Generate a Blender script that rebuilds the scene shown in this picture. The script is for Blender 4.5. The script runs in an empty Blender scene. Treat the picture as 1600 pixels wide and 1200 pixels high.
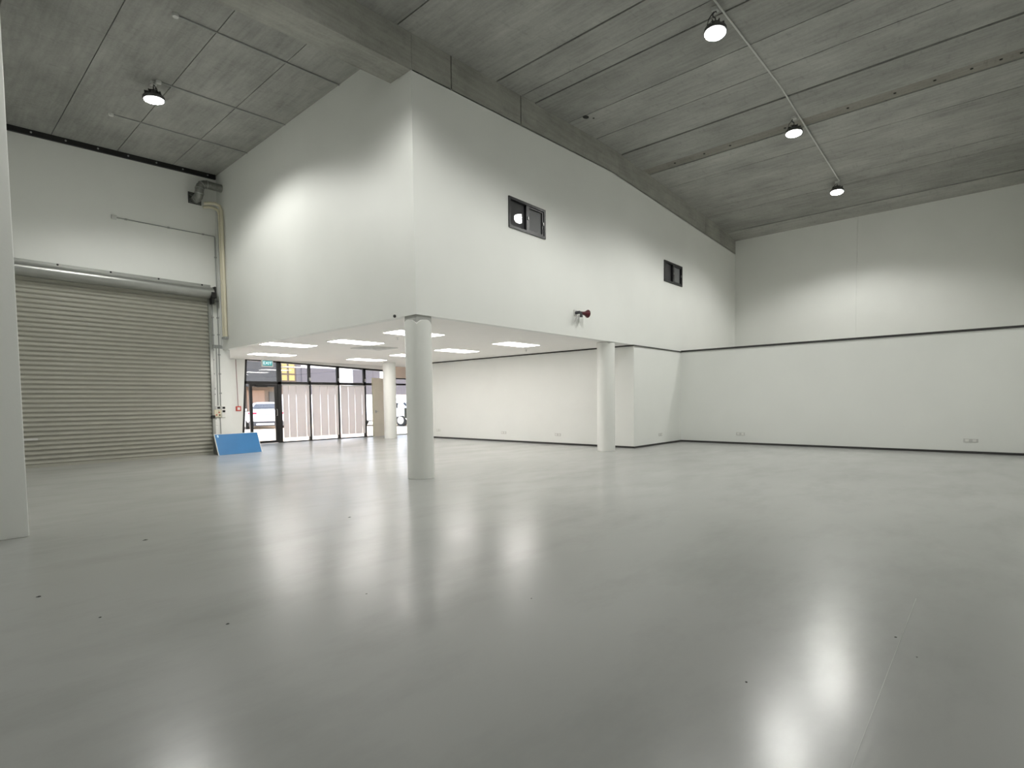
import bpy, bmesh, math, random
from mathutils import Vector, Matrix
R = math.radians
random.seed(7)
S = bpy.context.scene
C = S.collection

# ------------------------------------------------------------------ camera
def make_camera():
    cd = bpy.data.cameras.new('camera'); co = bpy.data.objects.new('camera', cd); C.objects.link(co)
    yaw, pit, rol, f, px, py = 0.7224, -0.0476, -0.0126, 846.645, 806.54, 667.87
    F = Vector((math.cos(yaw)*math.cos(pit), math.sin(yaw)*math.cos(pit), math.sin(pit)))
    r = Vector((math.sin(yaw), -math.cos(yaw), 0)); u = r.cross(F)
    r2 = r*math.cos(rol) + u*math.sin(rol); u2 = -r*math.sin(rol) + u*math.cos(rol)
    m = Matrix((r2, u2, -F)).transposed().to_4x4(); m.translation = Vector((-6.2088, -7.84, 1.402))
    co.matrix_world = m
    cd.sensor_fit = 'HORIZONTAL'; cd.sensor_width = 36; cd.lens = f*36/1600
    cd.shift_x = -(px-800)/1600; cd.shift_y = (py-600)/1600
    cd.clip_start = .05; cd.clip_end = 300
    S.camera = co
make_camera()

# ------------------------------------------------------------------ world, sun, exposure
w = bpy.data.worlds.new('sky'); S.world = w; w.use_nodes = True
wn = w.node_tree.nodes; wl = w.node_tree.links
bg = wn['Background']; sky = wn.new('ShaderNodeTexSky')
sky.sky_type = 'NISHITA'; sky.sun_disc = False; sky.sun_elevation = R(52); sky.sun_rotation = R(90)
sky.air_density = 1.6; sky.dust_density = 3
wl.new(sky.outputs['Color'], bg.inputs['Color']); bg.inputs['Strength'].default_value = 1.25
sl = bpy.data.lights.new('sun', 'SUN'); so = bpy.data.objects.new('sun', sl); C.objects.link(so)
sl.energy = 10.0; sl.color = (1, .92, .83); sl.angle = R(.6)
so.rotation_euler = Vector((-math.cos(R(52)), .04, -math.sin(R(52)))).to_track_quat('-Z', 'Y').to_euler()
so.location = (20, 25, 25)
FLOOD = 750.0        # watts of each hanging floodlight
PANEL = 16.5          # radiance of the ceiling panel lights
S.view_settings.view_transform = 'Standard'; S.view_settings.look = 'None'
S.view_settings.gamma = 1; S.view_settings.use_curve_mapping = False
S.view_settings.exposure = 0.0
S.cycles.use_denoising = True
S.cycles.max_bounces = 14; S.cycles.diffuse_bounces = 8
S.cycles.sample_clamp_indirect = 8

# ------------------------------------------------------------------ materials
M = {}
def mat(name, col, rough=.5, metal=0, spec=.5, emit=None, estr=0, bump=0, bscale=20, var=0, vscale=3, vmap=(1, 1, 1), coat=0):
    m = bpy.data.materials.new(name); m.use_nodes = True; M[name] = m
    n = m.node_tree.nodes; l = m.node_tree.links; b = n['Principled BSDF']
    b.inputs['Base Color'].default_value = (*col, 1); b.inputs['Roughness'].default_value = rough
    b.inputs['Metallic'].default_value = metal; b.inputs['Specular IOR Level'].default_value = spec
    b.inputs['Coat Weight'].default_value = coat; b.inputs['Coat Roughness'].default_value = .08
    if emit: b.inputs['Emission Color'].default_value = (*emit, 1); b.inputs['Emission Strength'].default_value = estr
    tc = n.new('ShaderNodeTexCoord'); mp = n.new('ShaderNodeMapping'); mp.inputs['Scale'].default_value = vmap
    l.new(tc.outputs['Object'], mp.inputs['Vector'])
    if var:
        t = n.new('ShaderNodeTexNoise'); t.inputs['Scale'].default_value = vscale; t.inputs['Detail'].default_value = 5
        l.new(mp.outputs['Vector'], t.inputs['Vector'])
        r = n.new('ShaderNodeValToRGB'); r.color_ramp.elements[0].position = .3; r.color_ramp.elements[1].position = .7
        r.color_ramp.elements[0].color = (*[c*(1-var) for c in col], 1); r.color_ramp.elements[1].color = (*[min(1, c*(1+var)) for c in col], 1)
        l.new(t.outputs['Fac'], r.inputs['Fac']); l.new(r.outputs['Color'], b.inputs['Base Color'])
    if bump:
        t = n.new('ShaderNodeTexNoise'); t.inputs['Scale'].default_value = bscale; t.inputs['Detail'].default_value = 4
        l.new(mp.outputs['Vector'], t.inputs['Vector'])
        bp = n.new('ShaderNodeBump'); bp.inputs['Strength'].default_value = bump; bp.inputs['Distance'].default_value = .01
        l.new(t.outputs['Fac'], bp.inputs['Height']); l.new(bp.outputs['Normal'], b.inputs['Normal'])
    return m
mat('paint_white', (.80, .812, .785), .45, bump=.05, bscale=60, var=.012, vscale=1.2)
mat('paint_upper', (.80, .812, .785), .5, bump=.06, bscale=40, var=.02, vscale=.7)
mat('soffit', (.90, .885, .86), .8, var=.01)
mat('column_paint', (.80, .81, .78), .4, bump=.04, bscale=50)
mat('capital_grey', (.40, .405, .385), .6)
mat('dark_trim', (.035, .034, .033), .45)
mat('black_frame', (.012, .011, .011), .35)
mat('bronze_frame', (.02, .02, .022), .3)
mat('steel', (.42, .42, .42), .35, metal=.8, var=.12, vscale=8)
mat('galv', (.40, .41, .39), .36, metal=.75, var=.04, vscale=6)
mat('door_slat', (.36, .357, .305), .34, spec=.55, var=.03, vscale=2)
mat('black', (.01, .01, .01), .6)
mat('duct_metal', (.25, .255, .24), .35, metal=.7, var=.2, vscale=12)
mat('conduit', (.33, .34, .33), .45)
mat('conduit_white', (.62, .63, .61), .4)
mat('cream', (.66, .62, .48), .5)
mat('plastic_white', (.78, .78, .75), .35)
mat('outlet_grey', (.60, .60, .58), .4)
mat('red', (.085, .005, .012), .35)
mat('red_box', (.55, .08, .06), .4)
mat('blue', (.018, .165, .40), .42, var=.06, vscale=2.5)
mat('sticker', (.55, .78, .9), .5)
mat('housing', (.12, .12, .12), .4, metal=.5)
mat('lens', (1, 1, 1), .5, emit=(1, .99, .95), estr=45)
mat('panel_light', (1, 1, 1), .5, emit=(1, .95, .905), estr=PANEL)
mat('exit_green', (.005, .20, .21), .4, emit=(.02, .45, .50), estr=.45)
mat('exit_white', (.9, .95, .95), .4, emit=(.85, 1, 1), estr=1.0)
mat('beige', (.66, .60, .50), .55, var=.03)
mat('lintel_beige', (.72, .60, .52), .7)
mat('car_white', (.85, .84, .84), .25, coat=.6)
mat('car_glass', (.02, .022, .025), .25, spec=.35)
mat('tail_red', (.5, .02, .06), .25)
mat('tyre', (.015, .015, .015), .8)
mat('alloy', (.5, .5, .52), .3, metal=.8)
mat('bumper', (.05, .05, .055), .6)
mat('paving', (.52, .43, .34), .85, var=.10, vscale=.6, bump=.2, bscale=8)
mat('facade_white', (.80, .79, .80), .8)
mat('facade_grey', (.085, .076, .088), .7, var=.05)
mat('facade_dark', (.03, .03, .033), .7, var=.1)
mat('facade_brown', (.10, .07, .052), .8, var=.2, vscale=.7)
mat('garage_dark', (.055, .05, .048), .7)
mat('garage_brown', (.22, .135, .095), .7)
mat('yellow_pane', (.26, .19, .06), .6, emit=(1, .75, .3), estr=.35)
mat('green_box', (.20, .23, .205), .5)
mat('hole_shade', (.03, .03, .028), .9)  # shade inside the ceiling holes, put into the colour
mat('joint_seal', (.41, .415, .40), .3)
mat('bounce_cover', (.44, .43, .40), .85, var=.1)  # grey of the unseen added cover, set to cut bounce light
mat('mark_dark', (.05, .05, .048), .8)
mat('copper_cable', (.25, .10, .10), .6)

def glass(name, tint=1.0, rough=.0, extra=None):
    m = bpy.data.materials.new(name); m.use_nodes = True; M[name] = m
    n = m.node_tree.nodes; l = m.node_tree.links; n.clear()
    o = n.new('ShaderNodeOutputMaterial'); mx = n.new('ShaderNodeMixShader'); fr = n.new('ShaderNodeFresnel'); fr.inputs['IOR'].default_value = 1.5
    t = n.new('ShaderNodeBsdfTransparent'); t.inputs['Color'].default_value = (tint, tint, tint, 1)
    g = n.new('ShaderNodeBsdfGlossy'); g.inputs['Roughness'].default_value = rough
    l.new(fr.outputs['Fac'], mx.inputs['Fac']); l.new(g.outputs['BSDF'], mx.inputs[2])
    if extra:
        d = n.new('ShaderNodeBsdfDiffuse'); d.inputs['Color'].default_value = (*extra, 1); m2 = n.new('ShaderNodeMixShader'); m2.inputs['Fac'].default_value = .75
        l.new(t.outputs['BSDF'], m2.inputs[1]); l.new(d.outputs['BSDF'], m2.inputs[2]); l.new(m2.outputs['Shader'], mx.inputs[1])
    else: l.new(t.outputs['BSDF'], mx.inputs[1])
    l.new(mx.outputs['Shader'], o.inputs['Surface'])
glass('glass', .96)
glass('glass_dark', .5, .0, (.11, .11, .115))
glass('glass_frost', .5, .45, (.17, .175, .18))
def translucent(name, col, k):
    m = bpy.data.materials.new(name); m.use_nodes = True; M[name] = m
    n = m.node_tree.nodes; l = m.node_tree.links; n.clear()
    o = n.new('ShaderNodeOutputMaterial'); mx = n.new('ShaderNodeMixShader'); mx.inputs['Fac'].default_value = k
    d = n.new('ShaderNodeBsdfDiffuse'); t = n.new('ShaderNodeBsdfTranslucent')
    for s in (d, t): s.inputs['Color'].default_value = (*col, 1)
    l.new(d.outputs['BSDF'], mx.inputs[1]); l.new(t.outputs['BSDF'], mx.inputs[2]); l.new(mx.outputs['Shader'], o.inputs['Surface'])
translucent('blind', (.86, .825, .815), .5)

def concrete(name, base, streak_axis='Y', tone=1.0, spot=.5):
    """formed concrete: fine streaks along the planks, soft blotches, small blow-holes"""
    m = bpy.data.materials.new(name); m.use_nodes = True; M[name] = m
    n = m.node_tree.nodes; l = m.node_tree.links; b = n['Principled BSDF']; b.inputs['Roughness'].default_value = .75
    tc = n.new('ShaderNodeTexCoord')
    def noise(scale, mp, det=4, ro=.55):
        a = n.new('ShaderNodeMapping'); a.inputs['Scale'].default_value = mp; l.new(tc.outputs['Object'], a.inputs['Vector'])
        t = n.new('ShaderNodeTexNoise'); t.inputs['Scale'].default_value = scale; t.inputs['Detail'].default_value = det; t.inputs['Roughness'].default_value = ro
        l.new(a.outputs['Vector'], t.inputs['Vector']); return t.outputs['Fac']
    st = noise(14, (1, .09, 1) if streak_axis == 'Y' else (.09, 1, 1), 3)
    bl = noise(1.2, (1, .6, 1), 6, .62); fi = noise(30, (1, .6, 1), 3); da = noise(5.5, (.8, 2.4, 1), 2)
    def mth(op, a, bb):
        q = n.new('ShaderNodeMath'); q.operation = op
        for i, v in enumerate((a, bb)):
            if isinstance(v, (int, float)): q.inputs[i].default_value = v
            else: l.new(v, q.inputs[i])
        return q.outputs[0]
    s = mth('ADD', mth('MULTIPLY', st, .30), mth('ADD', mth('MULTIPLY', bl, .55), mth('MULTIPLY', fi, .16)))
    rp = n.new('ShaderNodeValToRGB'); e = rp.color_ramp.elements
    e[0].position = .32; e[1].position = .70
    e[0].color = (*[c*.67*tone for c in base], 1); e[1].color = (*[c*1.31*tone for c in base], 1)
    l.new(s, rp.inputs['Fac'])
    r2 = n.new('ShaderNodeValToRGB'); r2.color_ramp.elements[0].position = .58; r2.color_ramp.elements[1].position = .76
    r2.color_ramp.elements[0].color = (1, 1, 1, 1); r2.color_ramp.elements[1].color = (spot, spot, spot, 1)
    l.new(da, r2.inputs['Fac'])
    mx = n.new('ShaderNodeMix'); mx.data_type = 'RGBA'; mx.blend_type = 'MULTIPLY'; mx.inputs[0].default_value = 1
    l.new(rp.outputs['Color'], mx.inputs[6]); l.new(r2.outputs['Color'], mx.inputs[7]); l.new(mx.outputs[2], b.inputs['Base Color'])
    bp = n.new('ShaderNodeBump'); bp.inputs['Strength'].default_value = .12; bp.inputs['Distance'].default_value = .02
    l.new(st, bp.inputs['Height']); l.new(bp.outputs['Normal'], b.inputs['Normal'])
CB = (.345, .347, .326)
for i, t in enumerate((.90, .97, 1.03, 1.10)): concrete('concrete_%d' % i, CB, 'Y', t, .86)
concrete('concrete_beam', (.34, .34, .308), 'X', 1, .85)
concrete('concrete_brown', (.265, .255, .225), 'Y', 1, .8)
concrete('concrete_back', (.09, .09, .085), 'Y', 1, .8)

def floor_mat():
    m = bpy.data.materials.new('epoxy'); m.use_nodes = True; M['epoxy'] = m
    n = m.node_tree.nodes; l = m.node_tree.links; b = n['Principled BSDF']
    tc = n.new('ShaderNodeTexCoord')
    def noise(scale, det=4, mp=(1, 1, 1), ro=.5, dist=0):
        a = n.new('ShaderNodeMapping'); a.inputs['Scale'].default_value = mp; l.new(tc.outputs['Object'], a.inputs['Vector'])
        t = n.new('ShaderNodeTexNoise'); t.inputs['Scale'].default_value = scale; t.inputs['Detail'].default_value = det
        t.inputs['Roughness'].default_value = ro; t.inputs['Distortion'].default_value = dist
        l.new(a.outputs['Vector'], t.inputs['Vector']); return t.outputs['Fac']
    def ramp(f, p0, p1, c0, c1):
        r = n.new('ShaderNodeValToRGB'); e = r.color_ramp.elements; e[0].position = p0; e[1].position = p1
        e[0].color = (c0, c0, c0, 1) if isinstance(c0, float) else (*c0, 1); e[1].color = (c1, c1, c1, 1) if isinstance(c1, float) else (*c1, 1)
        l.new(f, r.inputs['Fac']); return r.outputs['Color']
    def mul(a, bb):
        x = n.new('ShaderNodeMix'); x.data_type = 'RGBA'; x.blend_type = 'MULTIPLY'; x.inputs[0].default_value = 1
        l.new(a, x.inputs[6]); l.new(bb, x.inputs[7]); return x.outputs[2]
    base = ramp(noise(.35, 6), .3, .7, (.372, .378, .368), (.420, .425, .412))
    scuff = ramp(noise(1.1, 8, (.6, 1.3, 1), .65), .48, .75, 1.0, .86)
    l.new(mul(base, scuff), b.inputs['Base Color'])
    rr = n.new('ShaderNodeMapRange'); rr.inputs[1].default_value = .3; rr.inputs[2].default_value = .7; rr.inputs[3].default_value = .215; rr.inputs[4].default_value = .268
    l.new(noise(1.1, 4, (.6, 1.5, 1), .5), rr.inputs[0]); l.new(rr.outputs[0], b.inputs['Roughness'])
    b.inputs['Specular IOR Level'].default_value = .38
    bp = n.new('ShaderNodeBump'); bp.inputs['Strength'].default_value = .16; bp.inputs['Distance'].default_value = .003
    l.new(noise(26, 5, (1, 1.6, 1), .6), bp.inputs['Height']); l.new(bp.outputs['Normal'], b.inputs['Normal'])
floor_mat()

# ------------------------------------------------------------------ mesh helpers
def new(name, bm, m, parent=None, smooth=False):
    me = bpy.data.meshes.new(name); bmesh.ops.recalc_face_normals(bm, faces=bm.faces[:]); bm.to_mesh(me); bm.free()
    if smooth:
        for p in me.polygons: p.use_smooth = True
        try: me.set_sharp_from_angle(angle=R(40))
        except Exception: pass
    me.materials.append(M[m] if isinstance(m, str) else m)
    o = bpy.data.objects.new(name, me); C.objects.link(o)
    if parent: o.parent = parent
    return o
def hexa(bm, pts):
    v = [bm.verts.new(p) for p in pts]
    for f in ((0, 3, 2, 1), (4, 5, 6, 7), (0, 1, 5, 4), (1, 2, 6, 5), (2, 3, 7, 6), (3, 0, 4, 7)): bm.faces.new([v[i] for i in f])
def box(bm, x0, x1, y0, y1, z0, z1):
    """z0/z1 may be (left, right) pairs along x"""
    a0, b0 = z0 if isinstance(z0, tuple) else (z0, z0); a1, b1 = z1 if isinstance(z1, tuple) else (z1, z1)
    hexa(bm, [(x0, y0, a0), (x1, y0, b0), (x1, y1, b0), (x0, y1, a0), (x0, y0, a1), (x1, y0, b1), (x1, y1, b1), (x0, y1, a1)])
def bx(*a):
    bm = bmesh.new(); box(bm, *a); return bm
def prism(pts, y0, y1):
    """polygon in XZ extruded along Y"""
    bm = bmesh.new(); a = [bm.verts.new((x, y0, z)) for x, z in pts]; b = [bm.verts.new((x, y1, z)) for x, z in pts]
    n = len(pts); bm.faces.new(a); bm.faces.new(b[::-1])
    for i in range(n): bm.faces.new((a[i], b[i], b[(i+1) % n], a[(i+1) % n]))
    return bm
def tube(bm, path, r, seg=8, caps=True):
    path = [Vector(p) for p in path]; rings = []
    up = None
    for i, p in enumerate(path):
        t = ((path[min(i+1, len(path)-1)] - p).normalized() + (p - path[max(i-1, 0)]).normalized()).normalized()
        if up is None:
            up = Vector((0, 0, 1)) if abs(t.z) < .9 else Vector((1, 0, 0))
        s = t.cross(up).normalized(); up = s.cross(t).normalized()
        rr = r[i] if isinstance(r, (list, tuple)) else r
        rings.append([bm.verts.new(p + s*math.cos(a)*rr + up*math.sin(a)*rr) for a in [2*math.pi*k/seg for k in range(seg)]])
    for a, b in zip(rings, rings[1:]):
        for k in range(seg): bm.faces.new((a[k], a[(k+1) % seg], b[(k+1) % seg], b[k]))
    if caps: bm.faces.new(rings[0][::-1]); bm.faces.new(rings[-1])
def tb(path, r, seg=8):
    bm = bmesh.new(); tube(bm, path, r, seg); return bm
def lathe(prof, seg=32):
    bm = bmesh.new(); rings = []
    for r, z in prof:
        rings.append([bm.verts.new((r*math.cos(2*math.pi*k/seg), r*math.sin(2*math.pi*k/seg), z)) for k in range(seg)])
    for a, b in zip(rings, rings[1:]):
        for k in range(seg): bm.faces.new((a[k], a[(k+1) % seg], b[(k+1) % seg], b[k]))
    bm.faces.new(rings[0][::-1]); bm.faces.new(rings[-1]); return bm
def bevel(bm, w, seg=2):
    bmesh.ops.bevel(bm, geom=bm.edges[:], offset=w, segments=seg, profile=.5, affect='EDGES'); return bm
def tag(o, label, cat=None, group=None, kind=None):
    o['label'] = label
    if cat: o['category'] = cat
    if group: o['group'] = group
    if kind: o['kind'] = kind
    return o
def thing(name, loc, label, cat, group=None, kind=None, rz=0):
    o = bpy.data.objects.new(name, None); C.objects.link(o); o.location = loc; o.rotation_euler.z = rz
    o.empty_display_size = .1
    return tag(o, label, cat, group, kind)
def struct(name, bm, m, label, cat, **k): return tag(new(name, bm, m, **k), label, cat, kind='structure')
def copy_tree(o, parent=None):
    c = o.copy(); C.objects.link(c); c.parent = parent
    for ch in list(o.children): copy_tree(ch, c)
    return c

# ------------------------------------------------------------------ key heights
H = 3.0
def zc(x): return 8.17 - (.0395*(6.7-x) if x < 6.7 else .043*(x-6.7))
def zb(x): return zc(x) - .64
YD, YG = 8.88, 11.9

# ------------------------------------------------------------------ floor and ground
fl = struct('floor', bx(-9.2, 16.3, -8.8, 11.97, -.2, 0), 'epoxy', 'glossy pale grey epoxy floor of the empty warehouse', 'floor')
new('floor_joint', bx(-9.0, -1.6, -7.4665, -7.4635, -.01, .0006), 'joint_seal', fl)
struct('ground_outside', bx(-30, 70, 11.97, 80, -.3, -.03), 'paving', 'sunlit tan paving of the yard outside the glass front', 'ground')

# ------------------------------------------------------------------ ceiling: backing + planks
cb = bmesh.new()
for x0, x1 in ((-9.2, 6.7), (6.7, 16.3)):
    box(cb, x0, x1, -8.8, .62, (zc(x0)+.16, zc(x1)+.16), (zc(x0)+.4, zc(x1)+.4))
box(cb, -9.2, .15, .62, 9.15, (zc(-9.2)+.16, zc(.15)+.16), (zc(-9.2)+.4, zc(.15)+.4))
ceil = struct('ceiling', cb, 'concrete_back', 'grey precast concrete plank ceiling with dark joints', 'ceiling')
def plank(x0, x1, y0, y1, m, dz=0, ga=.008, gb=.008, name='ceiling_plank'):
    return new(name, bx(x0+ga, x1-gb, y0, y1, (zc(x0)+dz, zc(x1)+dz), (zc(x0)+.17, zc(x1)+.17)), m, ceil)
jx = [-9.2, -7.8, -6.5, -5.2, -3.6, -2.33, -1.1, -.28, 2.2, 3.0, 3.45, 4.72, 5.95, 7.2, 8.4, 8.82, 10.0, 12.42, 13.15, 15.15, 16.3]
wide = {2.2: .02, 7.2: .028, 15.15: .035, 3.0: .018}
for i, (a, b) in enumerate(zip(jx, jx[1:])):
    m = 'concrete_brown' if a == 8.4 else 'concrete_%d' % ((i*7+2) % 4)
    dz = {3.0: .012, 8.4: .02, 2.2: .0, 7.2: -.012, 15.15: -.05}.get(a, 0)
    if a == 15.15:
        new('ceiling_plank', bx(a+.035, b, -8.8, 0, (zc(a)-.015, 7.60), (zc(a)+.17, zc(b)+.17)), m, ceil); continue
    plank(a, b, -8.8, 0, m, dz, wide.get(a, .012), wide.get(b, .012))
lx = [-9.2, -7.5, -6.2, -4.9, -3.6, -2.33, -1.1, .15]
for i, (a, b) in enumerate(zip(lx, lx[1:])): plank(a, b, .6, 9.15, 'concrete_%d' % ((i*5+1) % 4), 0, .007, .007)
for y in (-.9, -1.75, -2.45, -3.8, -5.15, -6.05, -6.75, -7.35, -7.8, -8.1):
    bm = lathe([(.028, 0), (.028, .012)], 10)
    o = new('recess_shade_disc', bm, 'hole_shade', ceil); o.location = (8.62, y, zc(8.62)+.012)  # solid dark disc, painted as the shade inside a hole
for x, yy, r in ((4.79, -.46, .085), (4.97, -.56, .03)):
    o = new('recess_shade_disc', lathe([(r, 0), (r, .004)], 14), 'hole_shade', ceil); o.location = (x, yy, zc(x)-.003); o.scale.y = .8  # larger holes, also dark discs with the shade in their colour
# surface conduits clipped under the left bay slab
for x0, y, lab in ((-2.96, 2.32, 'thin grey conduit on the slab nearest the concrete beam'), (-2.56, 4.66, 'thin grey conduit on the slab passing the left floodlight'), (-2.89, 6.75, 'thin grey conduit on the slab nearest the roller door wall')):
    t = thing('ceiling_conduit', (x0, y, zc(x0)), lab, 'conduit', 'conduits under the left bay slab')
    bm = bmesh.new(); tube(bm, [(0, 0, -.016), (-x0-.01, 0, zc(-.01)-zc(x0)-.016)], .014, 6); new('pipe', bm, 'conduit', t)
    bm = lathe([(.045, -.05), (.05, -.02), (.05, 0)], 12); new('end_fitting', bm, 'conduit_white', t)

# ------------------------------------------------------------------ concrete beam
beam = thing('roof_beam', (0, 0, 0), 'long grey concrete beam above the white upper walls, cast in segments', 'beam', kind='structure')
bsx = [-9.2, -5.0, 0.02, .955, 2.97, 6.7, 7.1, 13.02, 16.0]
bgap = {.955: .013, 2.97: .015, 13.02: .010}
for a, b in zip(bsx, bsx[1:]):
    new('beam_segment', bx(a+bgap.get(a, .003), b-bgap.get(b, .003), 0, .6, (zb(a), zb(b)), (zc(a)+.17, zc(b)+.17)), 'concrete_beam', beam)
bk = bmesh.new()
for a, b in ((-9.2, 6.7), (6.7, 16.0)): box(bk, a, b, .05, .55, (zb(a)+.05, zb(b)+.012), (zc(a)+.1, zc(b)+.1))
new('joint_filler', bk, 'concrete_back', beam)

# ------------------------------------------------------------------ upper storey walls
W = [(2.52, 3.77), (9.77, 11.06)]; WZ = (5.12, 5.775)
bm = bmesh.new(); xs = [0, 2.52, 3.77, 6.7, 9.77, 11.06, 16.0]
for a, b in zip(xs, xs[1:]):
    hole = (a, b) in W
    if hole:
        box(bm, a, b, 0, .16, H, WZ[0]); box(bm, a, b, 0, .16, WZ[1], (zb(a)+.02, zb(b)+.02))
    else: box(bm, a, b, 0, .16, H, (zb(a)+.02, zb(b)+.02))
struct('wall_mezzanine_front', bm, 'paint_upper', 'white upper storey wall with two small dark windows', 'wall')
struct('wall_mezzanine_side', bx(0, .16, .16, 9.1, H, (zc(0)+.05, zc(.16)+.05)), 'paint_upper', 'white upper storey side wall facing the roller door bay', 'wall')
struct('ceiling_soffit', bx(.16, 9.4, .16, 11.96, H, H+.25), 'soffit', 'flat off white ceiling under the upper storey', 'ceiling')

def mezz_window(n, x0, x1, label):
    t = thing('window_%d' % n, (x0, 0, WZ[0]), label, 'window', kind='structure')
    wd, h = x1-x0, WZ[1]-WZ[0]
    def fr(name, a, b, c, d, y0=-.03, y1=.09, m='bronze_frame', p=t): return new(name, bx(a, b, y0, y1, c, d), m, p)
    f = .055
    fr('frame_top', 0, wd, h-f, h); fr('frame_sill', 0, wd, 0, f); fr('frame_jamb', 0, f*.8, f, h-f); fr('frame_jamb', wd-f, wd, f, h-f)
    mx = wd*.50
    s = fr('sash_stile', mx-.05, mx+.05, f, h-f, -.02, .06)
    for nm, a, b, g, y in (('left', f*.8, mx-.05, 'glass_dark', .045), ('right', mx+.05, wd-f, 'glass_frost', .02)):
        pn = fr('pane', a, b, f, h-f, y, y+.006, g)
        if nm == 'left': pn.rotation_euler.z = R(1.1); pn.location.y = -.008
    fr('sash_stile', wd-f-.05, wd-f, f, h-f, -.012, .05); fr('sash_rail', mx+.05, wd-f-.05, f, f+.035, -.012, .05); fr('sash_rail', mx+.05, wd-f-.05, h-f-.035, h-f, -.012, .05)
    k = new('latch', bx(mx-.012, mx+.012, -.04, -.02, h*.45, h*.55), 'steel', t)
    k = new('latch', bx(wd-f-.035, wd-f-.01, -.03, -.012, h*.45, h*.55), 'steel', t)
    new('unlit_room_panel', bx(-.02, wd+.02, .42, .45, -.02, h+.02), 'black', t)  # black panel standing in for the darkness of the unlit room
mezz_window(1, *W[0], 'dark framed sliding window nearer the corner column, lamp mirrored in its glass')
mezz_window(2, *W[1], 'dark framed sliding window farther along the upper wall near the back')

# ------------------------------------------------------------------ lower rooms: lining walls
def lined(name, x0, x1, y0, y1, label):
    return struct(name, bx(x0, x1, y0, y1, 0, H-.004), 'paint_white', label, 'wall')
wl1 = lined('wall_back_lower', 11.0, 16.3, -8.8, -.012, 'long low white lining wall with dark cap along the back')
wl2 = lined('wall_back_nib', 7.85, 16.3, -.012, 10.65, 'white lining wall under the upper storey with dark skirting')
def strip(name, bmx, label, cat): return struct(name, bmx, 'dark_trim', label, cat)
struct('bounce_cover_low_room', bx(11.3, 16.0, -8.5, -.03, H-.004, H+.012), 'bounce_cover', 'unseen grey cover added on the low back room to cut bounce light', 'roof')  # added unseen cover; keeps bounce light off the upper back wall
strip('trim_1', bx(10.975, 11.3, -8.8, -.012, H-.035, H+.02), 'dark capping strip along top of the low back wall', 'trim')
strip('trim_2', bx(7.825, 11.0, -.04, -.012, H-.035, H-.004), 'dark capping strip over the short return wall', 'trim')
strip('trim_3', bx(7.825, 7.85, -.012, 10.65, H-.04, H-.004), 'dark capping strip where wall meets the low ceiling', 'trim')
strip('baseboard_back', bx(10.982, 11.0, -8.8, -.03, 0, .055), 'thin black skirting along the low back wall', 'skirting')
strip('baseboard_return', bx(7.832, 10.982, -.03, -.012, 0, .055), 'thin black skirting along the short return wall', 'skirting')
strip('baseboard_under', bx(7.832, 7.85, -.012, 10.65, 0, .055), 'thin black skirting of the wall under the upper storey', 'skirting')
struct('wall_back_core', bx(16.02, 16.3, -8.8, .2, H, 8.4), 'paint_upper', 'white core behind the upper back wall panels', 'wall')
struct('wall_back_upper', bx(16.0, 16.03, -4.16, .2, H, 8.4), 'paint_upper', 'white upper back wall panel beside the upper storey', 'wall')
struct('wall_back_panel', bx(16.0, 16.03, -8.8, -4.18, H, 8.4), 'paint_upper', 'white upper back wall panel at the right edge', 'wall')
struct('wall_right', bx(-9.2, 16.3, -8.8, -8.5, 0, 8.4), 'paint_upper', 'white side wall beside the camera', 'wall')
struct('wall_front', bx(-9.4, -9.2, -8.8, 9.15, 0, 8.4), 'paint_upper', 'white wall behind the camera', 'wall')
pl = bx(-9.2, -5.34, 0.02, .6, 0, (zb(-9.2)+.01, zb(-5.34)+.01)); bevel(pl, .012, 2)
struct('wall_left', pl, 'paint_upper', 'white wall end at the left edge carrying the concrete beam', 'wall', smooth=True)
struct('wall_bay_left', bx(-5.75, -5.6, .6, 9.1, 0, 8.0), 'paint_upper', 'white side wall of the roller door bay', 'wall')

# roller door wall
DX0, DX1, DZ = -5.1, -.31, 4.5
bm = bmesh.new(); box(bm, -5.75, 0, YD, YD+.22, DZ, (zc(-5.75)+.05, zc(0)+.05)); box(bm, DX1, 0, YD, YD+.22, 0, DZ); box(bm, -5.75, DX0, YD, YD+.22, 0, DZ)
box(bm, 0, .2, YD, YD+.22, 0, H+.0)
struct('wall_roller_door', bm, 'paint_upper', 'white wall above and beside the roller door', 'wall')
struct('wall_entry_return', bx(0, .2, YD+.22, YG+.06, 0, H), 'paint_white', 'white return wall between roller door and glass front', 'wall')
st = thing('wall_plate_beam', (0, YD, 0), 'dark steel angle with bolts along top of the roller door wall', 'steel angle', kind='structure')
new('angle', bx(-5.6, -.03, -.07, 0, (zc(-5.6)-.12, zc(-.03)-.12), (zc(-5.6), zc(-.03))), 'black', st)
for k in range(9):
    x = -5.2+k*.62; o = new('bolt', lathe([(.02, 0), (.02, .015), (.012, .02)], 8), 'steel', st)
    o.location = (x, -.07, zc(x)-.06); o.rotation_euler = (R(90), 0, 0)

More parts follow.
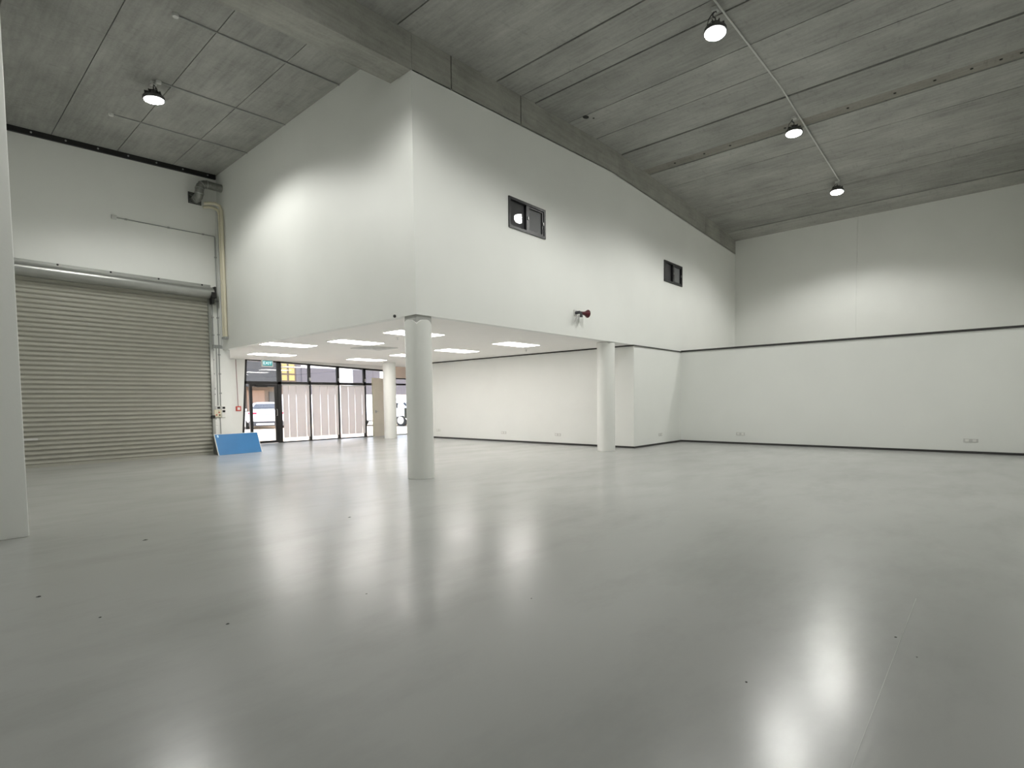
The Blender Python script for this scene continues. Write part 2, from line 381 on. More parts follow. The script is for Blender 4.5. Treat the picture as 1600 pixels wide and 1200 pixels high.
# ------------------------------------------------------------------ roller door
rd = thing('door_2', (DX0, YD, 0), 'large beige ribbed steel roller door, fully closed', 'roller door', kind='structure')
wd = DX1-DX0; pitch = .1105; ns = 41
prof = []
for k in range(9):
    a = k/8; prof.append((-.004 - .036*math.sin(math.pi*min(1, a/.62)) if a < .62 else -.004 + .008*math.sin(math.pi*(a-.62)/.38), a*pitch))
bm = bmesh.new(); A = [bm.verts.new((.03, y, z)) for y, z in prof]; B = [bm.verts.new((wd-.02, y, z)) for y, z in prof]
for i in range(8): bm.faces.new((A[i], B[i], B[i+1], A[i+1]))
A2 = [bm.verts.new((.03, y+.012, z)) for y, z in prof]; B2 = [bm.verts.new((wd-.02, y+.012, z)) for y, z in prof]
for i in range(8): bm.faces.new((A2[i+1], B2[i+1], B2[i], A2[i]))
for i in range(8): bm.faces.new((A[i+1], A2[i+1], A2[i], A[i])); bm.faces.new((B[i], B2[i], B2[i+1], B[i+1]))
bm.faces.new((A[0], A2[0], B2[0], B[0])); bm.faces.new((A[8], B[8], B2[8], A2[8]))
s0 = new('slat', bm, 'door_slat', rd, True); s0.location.z = .06; s0.location.y = .05
for k in range(1, ns-1):
    c = s0.copy(); C.objects.link(c); c.location.z = .06+k*pitch
new('maker_label', bx(.72, .98, -.008, .012, .645, .69), 'outlet_grey', rd)
new('bottom_rail', bx(.03, wd-.02, .0, .06, 0, .07), 'door_slat', rd)
new('light_seal', bx(.02, wd, .075, .10, 0, 4.6), 'black', rd)
for x0, x1 in ((-.04, .03), (wd-.035, wd+.035)):
    g = new('guide_rail', bx(x0, x1, -.045, .09, 0, 4.45), 'galv', rd)
for z in (1.0, 1.85, 2.95, 3.9):
    new('guide_clip', bx(wd+.035, wd+.075, -.03, 0, z, z+.06), 'steel', rd)
# hood: half-round galvanised cover
pts = [(0, 4.80), (-.03, 4.80), (-.03, 4.74)]
hp = [(-.03 - .27*math.sin(t), 4.555 + .175*math.cos(t)) for t in [math.pi*k/12 for k in range(11)]]
bm = bmesh.new(); pr = [(0, 4.80), (-.02, 4.80), (-.02, 4.735)] + hp + [(-.06, 4.40), (0, 4.42)]
A = [bm.verts.new((-.06, y, z)) for y, z in pr]; B = [bm.verts.new((wd+.05, y, z)) for y, z in pr]
for i in range(len(pr)): j = (i+1) % len(pr); bm.faces.new((A[i], B[i], B[j], A[j]))
bm.faces.new(A[::-1]); bm.faces.new(B)
hood = new('hood', bm, 'galv', rd, True)
for x in (.46, 1.5, 2.53, 3.57, 4.62):
    o = new('bolt', lathe([(.022, 0), (.022, .012), (.012, .02)], 8), 'black', hood); o.location = (x, -.02, 4.775); o.rotation_euler = (R(90), 0, 0)
bm = bmesh.new(); box(bm, wd+.05, wd+.10, -.30, -.02, 4.52, 4.72); box(bm, wd-.03, wd+.09, -.32, -.04, 4.40, 4.56); box(bm, wd-.02, wd+.04, -.30, -.10, 4.24, 4.40)
new('chain_drive', bevel(bm, .008, 1), 'black', rd)
new('drive_bracket', bx(wd+.06, wd+.16, -.05, 0, 4.25, 4.5), 'galv', rd)

# ------------------------------------------------------------------ services by the roller door
def conduit(name, path, r, m, label, cat='conduit', clips=(), group=None, cl=None):
    p0 = Vector(path[0]); t = thing(name, p0, label, cat, group)
    new('pipe', tb([Vector(p)-p0 for p in path], r, 8), m, t, True)
    for c in clips:
        q = Vector(c)-p0; new('clip', bx(q.x-.026, q.x+.026, q.y-.02, q.y+.018, q.z-.018, q.z+.018), cl or 'conduit', t)
    return t
y = YD-.02
conduit('conduit', [(-2.45, y, 6.16), (-.11, y, 6.19), (-.10, y, 6.15), (-.10, y, 3.1), (-.11, y, 1.38)], .014, 'conduit',
        'thin grey conduit running along the wall above roller door then down', clips=[(x, y, 6.16+(x+2.45)*.0128) for x in (-2.2, -1.25, -.4)]+[(-.1, y, z) for z in (5.6, 4.37, 3.9, 3.42, 2.85, 2.3, 1.75)], group='conduits beside the roller door')
new('end_cap', bx(-.05, .05, -.03, .018, -.05, .05), 'conduit_white', [o for o in C.objects if o.name == 'conduit'][0])
conduit('conduit', [(-.24, y, 4.26), (-.24, y, 3.1), (-.265, y, 2.95), (-.27, y, 1.40)], .013, 'conduit', 'thin grey conduit nearest the roller door guide', clips=[(-.24, y, z) for z in (3.9, 3.4)]+[(-.27, y, z) for z in (2.7, 2.3, 1.72)], group='conduits beside the roller door')
conduit('conduit', [(-.17, y, 3.1), (-.175, y, 2.2), (-.18, y, 1.40)], .013, 'conduit', 'short grey conduit in the middle of the trio down to the switches', group='conduits beside the roller door')
conduit('conduit', [(-.135, y, 1.06), (-.13, y, .5), (-.13, y, .02)], .013, 'conduit', 'grey conduit dropping from the switches to behind the blue board', group='conduits beside the roller door')
conduit('conduit', [(-.03, y, 7.0), (-.03, y, 4.5), (-.02, y, 3.12)], .03, 'conduit_white', 'fat white conduit in the corner beside the cream pipes', group='conduits beside the roller door')
tag(new('junction_strip', bevel(bx(-.28, .02, YD-.005, YD, 3.03, 3.13), .001, 1), 'conduit'), 'grey junction strip joining the conduits at low ceiling height', 'junction box')
for i, (yy, lab, d) in enumerate(((8.56, 'cream pipe against the wall corner with bend at top', 0), (8.42, 'cream pipe in front of its twin with bend at top', .08))):
    pth = [(-.42, 8.78-.02*i, 6.90+d)] + [(-.05-.12*math.cos(t), yy+.05*math.cos(t), 6.78+d+.12*math.sin(t)) for t in [R(90-a) for a in (0, 20, 40, 60, 80, 90)]]
    pth = [(-.42, 8.74-.08*i, 6.90+d), (-.28, 8.70-.1*i, 6.93+d), (-.17, 8.66-.14*i, 6.92+d), (-.09, yy+.03, 6.86+d), (-.062, yy, 6.74+d), (-.06, yy, 6.5), (-.06, yy, 3.32)]
    t = conduit('cream_pipe', pth, .042, 'cream', lab, 'pipe', clips=(), group='cream pipes on the upper side wall')
    p0 = Vector(pth[0]); new('end_collar', bx(-.06-p0.x-.05, -.06-p0.x+.05, yy-p0.y-.045, yy-p0.y+.045, 3.27-p0.z, 3.33-p0.z), 'conduit', t)
# galvanised duct elbow
t = thing('vent_duct', (-.58, YD, 7.12), 'galvanised round elbow duct between side wall and louvre plate', 'duct')
pth = [(.58, -.36, .34), (.2, -.36, .34)] + [(.2-.19*math.sin(R(a))*1.0, -.36, .15+.19*math.cos(R(a))) for a in (20, 40, 60, 80)] + [(0.01, -.36, .06), (.0, -.30, -.02), (-.0, -.18, -.03), (-.0, -.052, -.03)]
new('duct', tb(pth, .105, 14), 'duct_metal', t, True)
for q in (1, 3, 5, 6, 8):
    a = Vector(pth[q]); d = (Vector(pth[q+1])-Vector(pth[q-1])).normalized()
    new('seam_ring', tb([a-d*.012, a+d*.012], .114, 14), 'steel', t, True)
vt = thing('vent_plate', (-.58, YD, 7.12), 'square dark galvanised louvre plate on the roller door wall', 'vent')
new('plate', bx(-.16, .16, -.03, 0, -.15, .15), 'housing', vt)
for k in range(6): new('louvre', bx(-.14, .14, -.045, -.03, -.135+k*.047, -.112+k*.047), 'duct_metal', vt)
# switches
t = thing('switch_box', (-.21, YD, 1.17), 'cream control box with buttons beside the roller door', 'switch')
new('body', bevel(bx(-.095, .095, -.07, 0, -.11, .11), .012, 2), 'cream', t)
for dx, dz, m in ((0.03, .03, 'red_box'), (-.04, -.04, 'red_box'), (.045, -.045, 'black'), (.03, .075, 'cream')): 
    o = new('button', lathe([(.02, 0), (.018, .02)], 10), m, t); o.location = (dx, -.07, dz); o.rotation_euler = (R(90), 0, 0)
t = thing('isolator_switch', (-.21, YD, 1.33), 'small grey box with black knob above the cream control box', 'switch')
new('body', bevel(bx(-.06, .08, -.06, 0, -.055, .055), .008, 1), 'conduit_white', t); new('knob', bx(-.005, .055, -.085, -.06, -.025, .03), 'black', t)
t = thing('power_outlet', (-.05, YD, 1.22), 'tall white outlet box with two black sockets beside the control box', 'outlet')
new('body', bevel(bx(-.055, .055, -.055, 0, -.17, .17), .008, 1), 'plastic_white', t)
for dz in (.11, .01): new('socket', bx(-.03, .04, -.065, -.055, dz-.03, dz+.03), 'black', t)
tag(new('door_lock', bevel(bx(-.40, -.29, YD-.10, YD-.048, 1.03, 1.12), .01, 1), 'black'), 'small black lock on the roller door guide', 'lock')
tag(new('bracket_plate', bevel(bx(-.29, -.20, YD-.03, YD, .83, .95), .006, 1), 'plastic_white'), 'small white plate low beside the roller door guide', 'plate')

# ------------------------------------------------------------------ blue board leaning by the door
bo = thing('blue_board', (-.36, 8.42, 0), 'blue panel board with white edges leaning beside the roller door', 'board', rz=R(6))
L, Hh, th = 1.24, .62, .035
new('panel', bx(0, L, 0, th, .004, Hh), 'blue', bo)
new('edge_strip', bx(-.014, 0, -.002, th+.004, .004, Hh+.012), 'plastic_white', bo); new('edge_strip', bx(L, L+.016, -.002, th+.004, .004, Hh+.012), 'plastic_white', bo)
new('edge_strip', bx(0, L, -.002, th+.004, Hh, Hh+.012), 'plastic_white', bo)
new('backing', bx(-.01, L, th+.004, th+.04, .004, Hh-.01), 'bumper', bo)
new('sticker', bx(.06, .10, -.004, 0, Hh-.09, Hh-.02), 'sticker', bo)
bo.rotation_euler.x = R(-22)

# ------------------------------------------------------------------ round columns
def column(x, y, label, cap=True):
    r, wq, n = .245, .173, 64
    bm = bmesh.new(); rings = [[], [], [], []]
    for k in range(n):
        a = 2*math.pi*k/n; c, s = math.cos(a), math.sin(a)
        f = abs(math.sin(2*(a-math.pi/4)))**.75           # 0 on the diagonals, 1 facing square sides
        zt = 2.825 + .09*f if cap else 2.99
        q = wq/max(abs(c), abs(s)); 
        rings[0].append((r*c, r*s, 0)); rings[1].append((r*c, r*s, zt)); rings[2].append((min(q, r*.995)*c, min(q, r*.995)*s, zt+.02)); rings[3].append((min(q, r*.995)*c, min(q, r*.995)*s, 2.999))
    def skin(gs):
        m = bmesh.new(); rv = [[m.verts.new(p) for p in g] for g in gs]
        for a, b in zip(rv, rv[1:]):
            for k in range(n): m.faces.new((a[k], a[(k+1) % n], b[(k+1) % n], b[k]))
        m.faces.new(rv[0][::-1]); m.faces.new(rv[-1]); return m
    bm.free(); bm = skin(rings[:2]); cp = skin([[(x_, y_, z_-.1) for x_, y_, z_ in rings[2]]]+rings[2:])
    t = thing('column', (x, y, 0), label, 'column', 'round columns carrying the upper storey', kind='structure')
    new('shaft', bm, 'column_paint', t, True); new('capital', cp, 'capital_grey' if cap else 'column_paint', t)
    new('base_joint', lathe([(r+.004, 0), (r+.004, .006)], 40), 'outlet_grey', t)
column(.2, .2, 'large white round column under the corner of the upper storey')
column(6.78, .26, 'white round column before the short return wall', False)
column(6.68, 10.2, 'white round column nearest the glass front', False)

# ------------------------------------------------------------------ glass front
def bar(pts, y0=YG-.05, y1=YG+.05): return prism(pts, y0, y1)
def hz(x): return 3.02 - (x-1.85)*.032           # underside line of the header
struct('wall_entry', prism([(.2, 0), (1.62, 0), (1.83, 3.0), (.2, 3.0)], YG-.06, YG+.06), 'paint_white', 'narrow white wall with red call point left of the glass door', 'wall')
struct('wall_bulkhead', prism([(1.83, 3.0), (1.83, hz(1.83)-.02), (7.6, hz(7.6)), (7.6, 3.0)], YG-.05, YG+.06), 'soffit', 'shallow bulkhead above the glass front', 'wall')
gf = thing('window_3', (0, 0, 0), 'black framed glass shopfront with clear upper lights', 'shopfront', kind='structure')
new('header', bar([(1.80, hz(1.8)), (7.6, hz(7.6)), (7.6, hz(7.6)-.075), (1.80, hz(1.8)-.05)]), 'black_frame', gf)
new('jamb', bar([(1.62, 0), (1.70, 0), (1.90, 3.0), (1.83, 3.0)]), 'black_frame', gf)
new('transom', bar([(1.72, 2.14), (7.5, 2.16), (7.5, 2.26), (1.72, 2.24)]), 'black_frame', gf)
MX = [(2.955, 3.10), (4.155, 4.245), (5.365, 5.465), (6.58, 6.68)]
for a, b in MX: new('mullion', bar([(a, 0), (b, 0), (b, hz(b)), (a, hz(a))]), 'black_frame', gf)
for a, b in ((3.10, 4.155), (4.245, 5.365), (5.465, 6.58), (6.68, 7.5)): new('sill', bar([(a, 0), (b, 0), (b, .035), (a, .035)]), 'black_frame', gf)
bays = [(1.75, 2.955), (3.10, 4.155), (4.245, 5.365), (5.465, 6.58), (6.68, 7.5)]
for i, (a, b) in enumerate(bays):
    new('pane', prism([(a+(.1 if i == 0 else 0), 2.25), (b, 2.25), (b, hz(b)-.05), (a+(.1 if i == 0 else 0), hz(a)-.05)], YG-.003, YG+.003), 'glass', gf)
    if i: new('pane', prism([(a, .035), (b, .035), (b, 2.15), (a, 2.15)], YG-.003, YG+.003), 'glass', gf)
new('pane', prism([(1.70, .03), (1.93, .03), (1.93, 2.14), (1.84, 2.14)], YG-.003, YG+.003), 'glass', gf)
for a, b in MX[1:]: new('catch', bx((a+b)/2-.03, (a+b)/2+.03, YG-.09, YG-.05, 2.30, 2.42), 'steel', gf)
d1 = thing('door_1', (1.95, YG, 0), 'black framed glazed entrance door under the exit sign', 'door', kind='structure')
new('stile', bx(0, .10, -.03, .03, .01, 2.14), 'black_frame', d1); new('stile', bx(.90, 1.005, -.03, .03, .01, 2.14), 'black_frame', d1)
new('rail', bx(.10, .90, -.03, .03, .01, .10), 'black_frame', d1); new('rail', bx(.10, .90, -.03, .03, 2.06, 2.14), 'black_frame', d1)
new('pane', bx(.10, .90, -.004, .004, .10, 2.06), 'glass', d1)
new('door_closer', bevel(bx(.22, .62, -.11, -.03, 2.03, 2.11), .01, 1), 'black_frame', d1)
new('handle', tb([(.95, -.03, 1.0), (.95, -.08, 1.02), (.95, -.08, 1.22), (.95, -.03, 1.24)], .013, 8), 'steel', d1, True)
# blinds
SL = [[3.11, 3.33, 3.62, 4.0, 4.15], [4.25, 4.59, 4.91, 5.22, 5.36], [5.47, 5.81, 6.11, 6.44, 6.575]]
for i, g in enumerate(SL):
    t = thing('vertical_blind', (g[0], YG-.10, 0), ('grey fabric blind in the glass bay beside the entrance door', 'grey fabric blind in the middle glass bay', 'grey fabric blind in the glass bay before the pale door leaf')[i], 'blind', 'blinds across the glass front')
    new('head_rail', bx(0, g[-1]-g[0], -.02, .03, 2.10, 2.14), 'outlet_grey', t)
    for k, (a, b) in enumerate(zip(g, g[1:])):
        new('blind_slat', bx(a-g[0]+.006, b-g[0]-.006, 0, .004, .17, 2.10), 'blind', t)
# pale door leaf standing open against the glass
t = thing('door_3', (6.84, YG-.34, 0), 'pale beige door leaf standing open before the glass', 'door', kind='structure', rz=R(8))
new('leaf', bevel(bx(0, .62, 0, .045, .01, 2.46), .004, 1), 'beige', t); new('edge_trim', bx(-.04, 0, -.005, .05, .01, 2.46), 'cream', t)
new('lock', bevel(bx(.08, .13, -.02, 0, 1.0, 1.12), .004, 1), 'steel', t); new('handle', tb([(.105, -.02, 1.06), (.105, -.05, 1.06), (.2, -.05, 1.06)], .01, 8), 'steel', t, True)
# farther opening beyond the lining wall
struct('wall_far_lintel', bx(7.6, 9.4, YG-.06, YG+.06, 2.50, 3.0), 'lintel_beige', 'warm beige lintel over the far glass opening', 'wall')
struct('wall_far_end', bx(9.4, 9.55, 10.65, YG+.06, 0, 3.0), 'paint_white', 'white end wall of the passage past the lining', 'wall')
w4 = thing('window_4', (7.6, YG, 0), 'narrow clear glass opening seen between the columns', 'window', kind='structure')
new('frame_head', bx(0, 1.8, -.04, .04, 2.45, 2.5), 'black_frame', w4); new('transom', bx(0, 1.8, -.04, .04, 2.18, 2.26), 'black_frame', w4)
new('frame_jamb', bx(0, .07, -.04, .04, 0, 2.5), 'black_frame', w4); new('frame_sill', bx(.07, 1.8, -.04, .04, 0, .04), 'conduit_white', w4)
new('pane', bx(.07, 1.8, -.003, .003, .04, 2.18), 'glass', w4); new('pane', bx(.07, 1.8, -.003, .003, 2.26, 2.45), 'glass', w4)
t = thing('meter_box', (7.93, 10.65, .98), 'grey green box on the wall end beyond the corner column', 'box')
new('body', bevel(bx(-.10, .10, 0, .16, -.22, .22), .01, 1), 'green_box', t); new('lid', bx(-.09, .09, .16, .175, -.21, .21), 'green_box', t)
new('cable', tb([(-.02, .06, .22), (-.03, .05, .6), (-.04, .04, 1.3), (-.04, .03, 1.95)], .012, 6), 'copper_cable', t)
# red call point with its cable, exit sign
t = thing('call_point', (1.54, YG-.06, 1.28), 'small red call point on the white wall by the entrance', 'call point')
new('body', bevel(bx(-.085, .085, -.05, 0, -.085, .085), .01, 1), 'red_box', t); new('plate', bx(-.045, .045, -.056, -.05, -.045, .045), 'plastic_white', t)
new('cable', tb([(0, -.012, .085), (-.03, -.012, 1.70)], .008, 6), 'copper_cable', t)
ex = thing('exit_sign', (2.33, 11.25, 3.0), 'green and white illuminated EXIT sign hung over the glass door', 'sign')
new('body', bevel(bx(-.20, .20, -.03, .03, -.27, -.03), .008, 1), 'plastic_white', ex)
fc = new('face', bx(-.165, .165, -.034, -.03, -.235, -.065), 'exit_green', ex)
new('hanger', tb([(-.1, 0, -.03), (-.1, 0, 0)], .01, 6), 'plastic_white', ex); new('hanger', tb([(.1, 0, -.03), (.1, 0, 0)], .01, 6), 'plastic_white', ex)
cu = bpy.data.curves.new('exit_text', 'FONT'); cu.body = 'EXIT'; cu.size = .15; cu.align_x = 'CENTER'; cu.align_y = 'CENTER'; cu.extrude = .002
to = bpy.data.objects.new('tmp', cu); C.objects.link(to); dg = bpy.context.evaluated_depsgraph_get(); me = bpy.data.meshes.new_from_object(to.evaluated_get(dg))
bpy.data.objects.remove(to); me.materials.append(M['exit_white']); me.name = 'lettering'
lo = bpy.data.objects.new('lettering', me); C.objects.link(lo); lo.parent = fc; lo.location = (0, -.036, -.15); lo.rotation_euler = (R(90), 0, 0)

# ------------------------------------------------------------------ panel lights, vent, sprinklers on the low ceiling
P0 = thing('panel_light', (0, 0, H), 'x', 'ceiling light', 'panel lights in the low ceiling')
pw, pd = 1.26, .64
new('frame', bx(-pw/2-.02, pw/2+.02, -pd/2-.02, pd/2+.02, -.012, .0), 'plastic_white', P0)
new('diffuser', bx(-pw/2, pw/2, -pd/2, pd/2, -.018, -.012), 'panel_light', P0)
spots = [(1.69, 9.42, 'white panel light just before the exit sign'), (.72, 6.33, 'white panel light at the left edge of the low ceiling'), (1.69, 4.62, 'white panel light beside the air grille on the low ceiling'),
         (1.69, 2.20, 'white panel light half hidden behind the corner column'), (5.22, 4.62, 'white panel light right of the corner column, farther of two'), (5.22, 2.18, 'white panel light nearest the front edge right of the corner column'),
         (5.08, 9.3, 'white panel light before the column by the glass front'), (5.22, 6.92, 'white panel light peeping out left behind the corner column')]
for i, (x, yy, lab) in enumerate(spots):
    o = P0 if i == 0 else copy_tree(P0); o.location = (x, yy, H); o['label'] = lab
t = thing('air_grille', (2.9, 5.6, H-.001), 'square white air grille set in the low ceiling', 'air vent')
for k in range(5):
    a = .48-k*.09; bm = bmesh.new()
    for q in ((-a, a, -a, -a+.05), (-a, a, a-.05, a), (-a, -a+.05, -a+.05, a-.05), (a-.05, a, -a+.05, a-.05)): box(bm, *q, -.014-.004*k, 0)
    new('louvre_ring', bm, 'conduit_white', t)
for x, yy, lab in ((1.78, 9.05, 'small grey sprinkler on the ceiling below the panel by the exit sign'), (1.85, 3.07, 'small grey sprinkler behind the corner column panel light'), (6.6, 3.0, 'small grey sprinkler below the panel nearest the front edge'), (5.36, 6.05, 'small grey sprinkler right of the corner column')):
    t = thing('sprinkler_head', (x, yy, H), lab, 'sprinkler', 'sprinklers on the low ceiling')
    new('rose', lathe([(.035, -.008), (.04, 0)], 12), 'conduit_white', t); new('head', lathe([(.022, -.06), (.022, -.055), (.008, -.05), (.01, -.008)], 10), 'steel', t)
for x, yy, lab in ((-.012, .62, 'tiny dark knob on the side wall edge beside the corner column'),):
    t = tag(new('knob', lathe([(.025, -.02), (.03, .0), (.02, .02)], 10), 'mark_dark'), lab, 'knob'); t.location = (x, yy, H+.03); t.rotation_euler.y = R(90)

# ------------------------------------------------------------------ hanging floodlights
def flood(x, y, z, tilt, rz, label, power=1.0):
    top = zc(x)
    t = thing('floodlight', (x, y, z), label, 'floodlight', 'hanging floodlights', rz=rz)
    hd = new('housing', lathe([(.05, .17), (.07, .165), (.075, .10), (.13, .085), (.185, .05), (.195, 0.0), (.19, -.012), (.175, -.012)], 32), 'housing', t, True)
    ln = new('lens', lathe([(.172, -.010), (.165, -.022), (.12, -.036), (.06, -.043), (.01, -.045)], 32), 'lens', t, True)
    for a in range(8):
        f = new('cooling_fin', bx(.075, .15, -.006, .006, .06, .14), 'housing', hd); f.rotation_euler.z = a*math.pi/4
    hook = [(0, 0, .165), (0, 0, .24), (.03, 0, .27), (.045, 0, .30), (.03, 0, .335), (0, 0, .345), (-.02, 0, .33)]
    new('hook', tb(hook, .012, 8), 'housing', t, True)
    new('wire', tb([(0, 0, .33), (0, 0, top-z)], .006, 6), 'steel', t)
    new('ceiling_rose', bx(-.05, .05, -.05, .05, top-z-.06, top-z+.002), 'conduit_white', t)
    new('power_cord', tb([(.02, .0, top-z-.05), (.10, .03, top-z-.16), (.13, .04, top-z-.28), (.06, .02, .20), (.03, 0, .15)], .008, 6), 'black', t, True)
    ld = bpy.data.lights.new('flood_beam', 'SPOT'); lo = bpy.data.objects.new('flood_beam', ld); C.objects.link(lo); lo.parent = t
    lo.location = (0, math.sin(tilt)*.06, -.06*math.cos(tilt)); ld.energy = FLOOD*power; ld.color = (1, .995, .95); ld.shadow_soft_size = .19; ld.spot_size = R(147); ld.spot_blend = .42
    for o in (hd, ln, lo): o.rotation_euler = (tilt, 0, 0)
    return t
flood(3.22, -4.15, 7.62, R(6), R(90), 'brightest hanging floodlight near the top of the picture')
flood(8.17, -4.12, 7.72, R(4), R(90), 'hanging floodlight in the middle of the ceiling conduit row')
flood(12.75, -4.15, 7.60, R(7), R(90), 'hanging floodlight at the far end near the back wall', 1.0)
flood(-2.62, 4.78, 7.47, R(6), R(-90), 'hanging floodlight in the left bay above the roller door side', .85)
flood(-2.4, -1.5, 7.42, R(6), R(-50), 'hanging floodlight before the concrete beam above the picture edge', .74)
t = thing('lamp_conduit', (2.9, -4.225, zc(2.9)-.006), 'long thin pale conduit along the ceiling feeding three floodlights', 'conduit')
new('pipe', tb([(-1.5, 0, zc(1.4)-zc(2.9)-.02), (0, 0, -.02), (3.8, 0, zc(6.7)-zc(2.9)-.02), (9.75, 0, zc(12.65)-zc(2.9)-.03)], .016, 8), 'conduit_white', t, True)

# ------------------------------------------------------------------ horn siren and outlets
t = thing('horn_siren', (4.95, 0, 3.56), 'dark red horn siren on the white upper wall', 'siren')
new('mounting_plate', bevel(bx(-.07, .07, -.02, 0, -.05, .09), .005, 1), 'outlet_grey', t)
new('elbow', tb([(0, -.02, .02), (0, -.13, .02), (.02, -.17, 0), (.02, -.17, -.10)], .038, 10), 'bumper', t, True)
hb = bmesh.new(); tube(hb, [(.02, -.17, .0), (.10, -.185, .0), (.17, -.20, .0), (.225, -.21, .0), (.24, -.213, 0)], [.04, .042, .06, .095, .10], 20); new('horn', hb, 'red', t, True)
for dx in (-.03, .07): new('wire', tb([(.0, -.12, -.04), (dx*1.1, -.06, -.12), (dx*1.6, -.03, -.2)], .012, 6), 'outlet_grey', t)
def outlet(x, y, z, face, label, wdt=.24):
    t = thing('wall_outlet', (x, y, z), label, 'outlet', 'power outlets low on the lining walls')
    d = bx(-.012, 0, -wdt/2, wdt/2, -.045, .045) if face == 'X' else bx(-wdt/2, wdt/2, -.012, 0, -.045, .045)
    new('plate', bevel(d, .003, 1), 'outlet_grey', t)
    for k in (-1, 1):
        q = k*wdt*.25
        new('socket', bx(-.018, -.012, q-.035, q+.035, -.03, .03) if face == 'X' else bx(q-.035, q+.035, -.018, -.012, -.03, .03), 'plastic_white', t)
outlet(7.85, 8.65, .315, 'X', 'white wall outlet just right of the corner column'); outlet(7.85, 5.14, .315, 'X', 'white wall outlet midway along the wall under the upper storey')
outlet(7.85, 2.75, .315, 'X', 'white wall outlet left of the column by the return wall'); outlet(9.5, -.012, .315, 'Y', 'white wall outlet on the short return wall')
outlet(11.0, -1.96, .315, 'X', 'white wall outlet on the low back wall near its inner corner', .26); outlet(11.0, -7.44, .315, 'X', 'white wall outlet on the low back wall at the right edge', .28)

# ------------------------------------------------------------------ small dark marks on the floor
marks = [(-2.43, -7.44, .011), (-2.65, -7.56, .006), (-3.5, -6.95, .009), (-4.57, -1.19, .022), (-5.59, -2.55, .018), (-5.39, -3.40, .012), (-4.88, -4.18, .012), (-4.0, -4.4, .008), (-2.6, -1.9, .02), (-3.3, -5.4, .009)]
for i, (x, yy, r) in enumerate(marks):
    bm = bmesh.new(); n = 7; v = [bm.verts.new((r*(.6+.8*random.random())*math.cos(6.283*k/n), r*(.6+.8*random.random())*math.sin(6.283*k/n)*.8, .0)) for k in range(n)]
    tp = bm.verts.new((0, 0, r*.35)); 
    for k in range(n): bm.faces.new((v[k], v[(k+1) % n], tp))
    bm.faces.new(v[::-1])
    o = new('floor_chip', bm, 'mark_dark', fl); o.location = (x, yy, .0008)

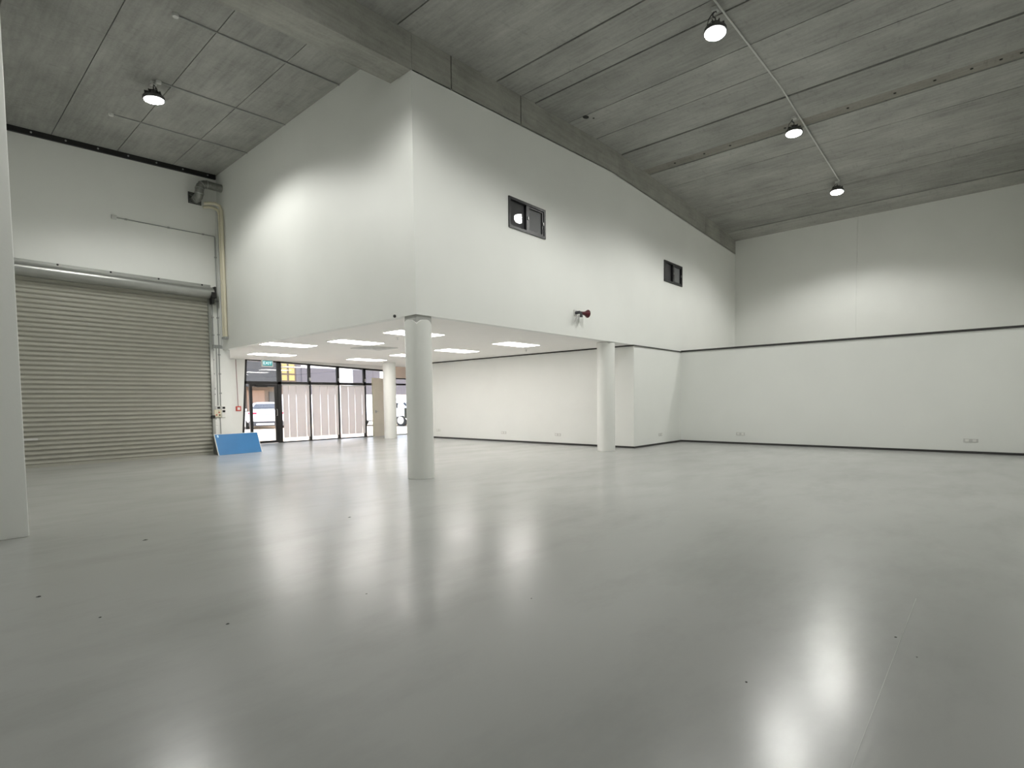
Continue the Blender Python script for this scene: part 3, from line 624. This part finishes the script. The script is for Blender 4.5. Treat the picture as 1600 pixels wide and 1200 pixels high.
# ------------------------------------------------------------------ outside: cars and the building opposite
def car(x, y, rz, label):
    """x right, y forward; rear bumper at y = 0"""
    t = thing('car', (x, y, -.03), label, 'car', 'cars parked outside', rz=rz)
    def loft(name, secs, m, par=t):
        bm = bmesh.new(); rv = [[bm.verts.new(p) for p in s] for s in secs]; n = len(rv[0])
        for a, b in zip(rv, rv[1:]):
            for k in range(n): bm.faces.new((a[k], a[(k+1) % n], b[(k+1) % n], b[k]))
        bm.faces.new(rv[0][::-1]); bm.faces.new(rv[-1]); return new(name, bm, m, par, True)
    def sec(yy, hw, z0, z1, top=.8):
        e = []
        for k in range(24):
            a = 2*math.pi*k/24; c, s = math.cos(a), math.sin(a)
            cx = math.copysign(abs(c)**.45, c)*hw; cz = (z0+z1)/2+math.copysign(abs(s)**.5, s)*(z1-z0)/2
            if s > 0: cx *= 1-(1-top)*s
            e.append((cx, yy, cz))
        return e
    body = loft('body', [sec(.0, .80, .40, .90), sec(.10, .90, .28, 1.02), sec(.5, .93, .24, 1.06), sec(1.6, .94, .22, .98), sec(3.0, .94, .22, .96), sec(4.0, .92, .24, .88), sec(4.5, .84, .3, .74), sec(4.62, .7, .36, .66)], 'car_white')
    loft('cabin', [sec(.75, .66, .9, 1.10, .92), sec(1.15, .72, .85, 1.36, .82), sec(1.8, .74, .85, 1.46, .80), sec(2.6, .74, .85, 1.43, .80), sec(3.4, .70, .85, 1.0, .9)], 'car_white')
    bm = bmesh.new(); hexa(bm, [(-.58, .66, 1.10), (.58, .66, 1.10), (.62, 1.2, 1.2), (-.62, 1.2, 1.2), (-.58, .68, 1.13), (.58, .68, 1.13), (.46, 1.05, 1.36), (-.46, 1.05, 1.36)]); new('rear_window', bm, 'car_glass', t)
    for s in (-1, 1):
        new('side_window', bx(*sorted((s*.66, s*.735)), 1.3, 2.9, 1.02, 1.32), 'car_glass', t)
        bm = bx(*sorted((s*.42, s*.80)), -.03, .16, .80, .90); bevel(bm, .02, 2); new('tail_light', bm, 'tail_red', t)
        for yy in (.95, 3.7):
            wv = new('wheel', tb([(s*.70, yy, .33), (s*.93, yy, .33)], .33, 22), 'tyre', t, True); new('rim', tb([(s*.925, yy, .33), (s*.94, yy, .33)], .22, 14), 'alloy', wv)
        new('mirror', bevel(bx(*sorted((s*.92, s*1.06)), 2.9, 3.02, .95, 1.08), .02, 1), 'car_white', t)
    new('diffuser', bevel(bx(-.78, .78, -.01, .3, .16, .44), .03, 1), 'bumper', t); new('exhaust_trim', bx(-.45, .35, -.03, .0, .22, .31), 'car_white', t); new('number_plate', bx(-.2, .2, -.012, .02, .72, .82), 'conduit', t)
    t.scale = (1.20, 1.12, 1.10)
    return t
rz = -math.atan2(14.4, 32.8)
car(8.05, 24.4, rz, 'white car seen from behind through the glazed entrance door')
car(5.55, 24.9, rz, 'white car beside the first, cut off by the slanting jamb')
car(15.6, 19.0, rz+R(40), 'white car glimpsed between the columns through the far opening')
fb = thing('building', (0, 34, 0), 'pale building with grey panels across the yard', 'building')
new('wall', bx(13.2, 60, 0, 3, -.1, 9), 'facade_white', fb)
new('dark_wall', bx(-12, 13.2, 0, 3, -.1, 2.75), 'facade_brown', fb); new('awning', bevel(bx(-12, 13.2, -.9, 3, 2.75, 9), .02, 1), 'facade_dark', fb)
for x0, x1 in ((15.2, 18.4), (19.9, 22.6), (24.0, 29.0), (31, 36)): new('grey_panel', bx(x0, x1, -.08, 0, 2.2, 4.35), 'facade_grey', fb)
for x0, x1, z0, z1, m in ((10.9, 12.2, .1, 2.5, 'garage_brown'), (7.4, 10.4, .1, 2.5, 'garage_dark'), (12.55, 13.1, .1, 2.4, 'garage_dark')): new('garage_door', bx(x0, x1, -.06, 0, z0, z1), m, fb)
for k in range(2):
    for j in range(3):
        f = new('yellow_window', bx(13.55+k*.62, 14.0+k*.62, -.06, 0, 3.3+j*.55, 3.72+j*.55), 'yellow_pane', fb)
new('dark_panel', bx(13.25, 14.75, -.03, 0, 2.2, 9), 'facade_brown', fb)
new('grey_corner', bx(14.75, 15.2, -.05, 0, 2.2, 9), 'facade_grey', fb)
new('low_wall', bx(-12, 60, -1.2, -1.0, -.1, .9), 'facade_white', fb)
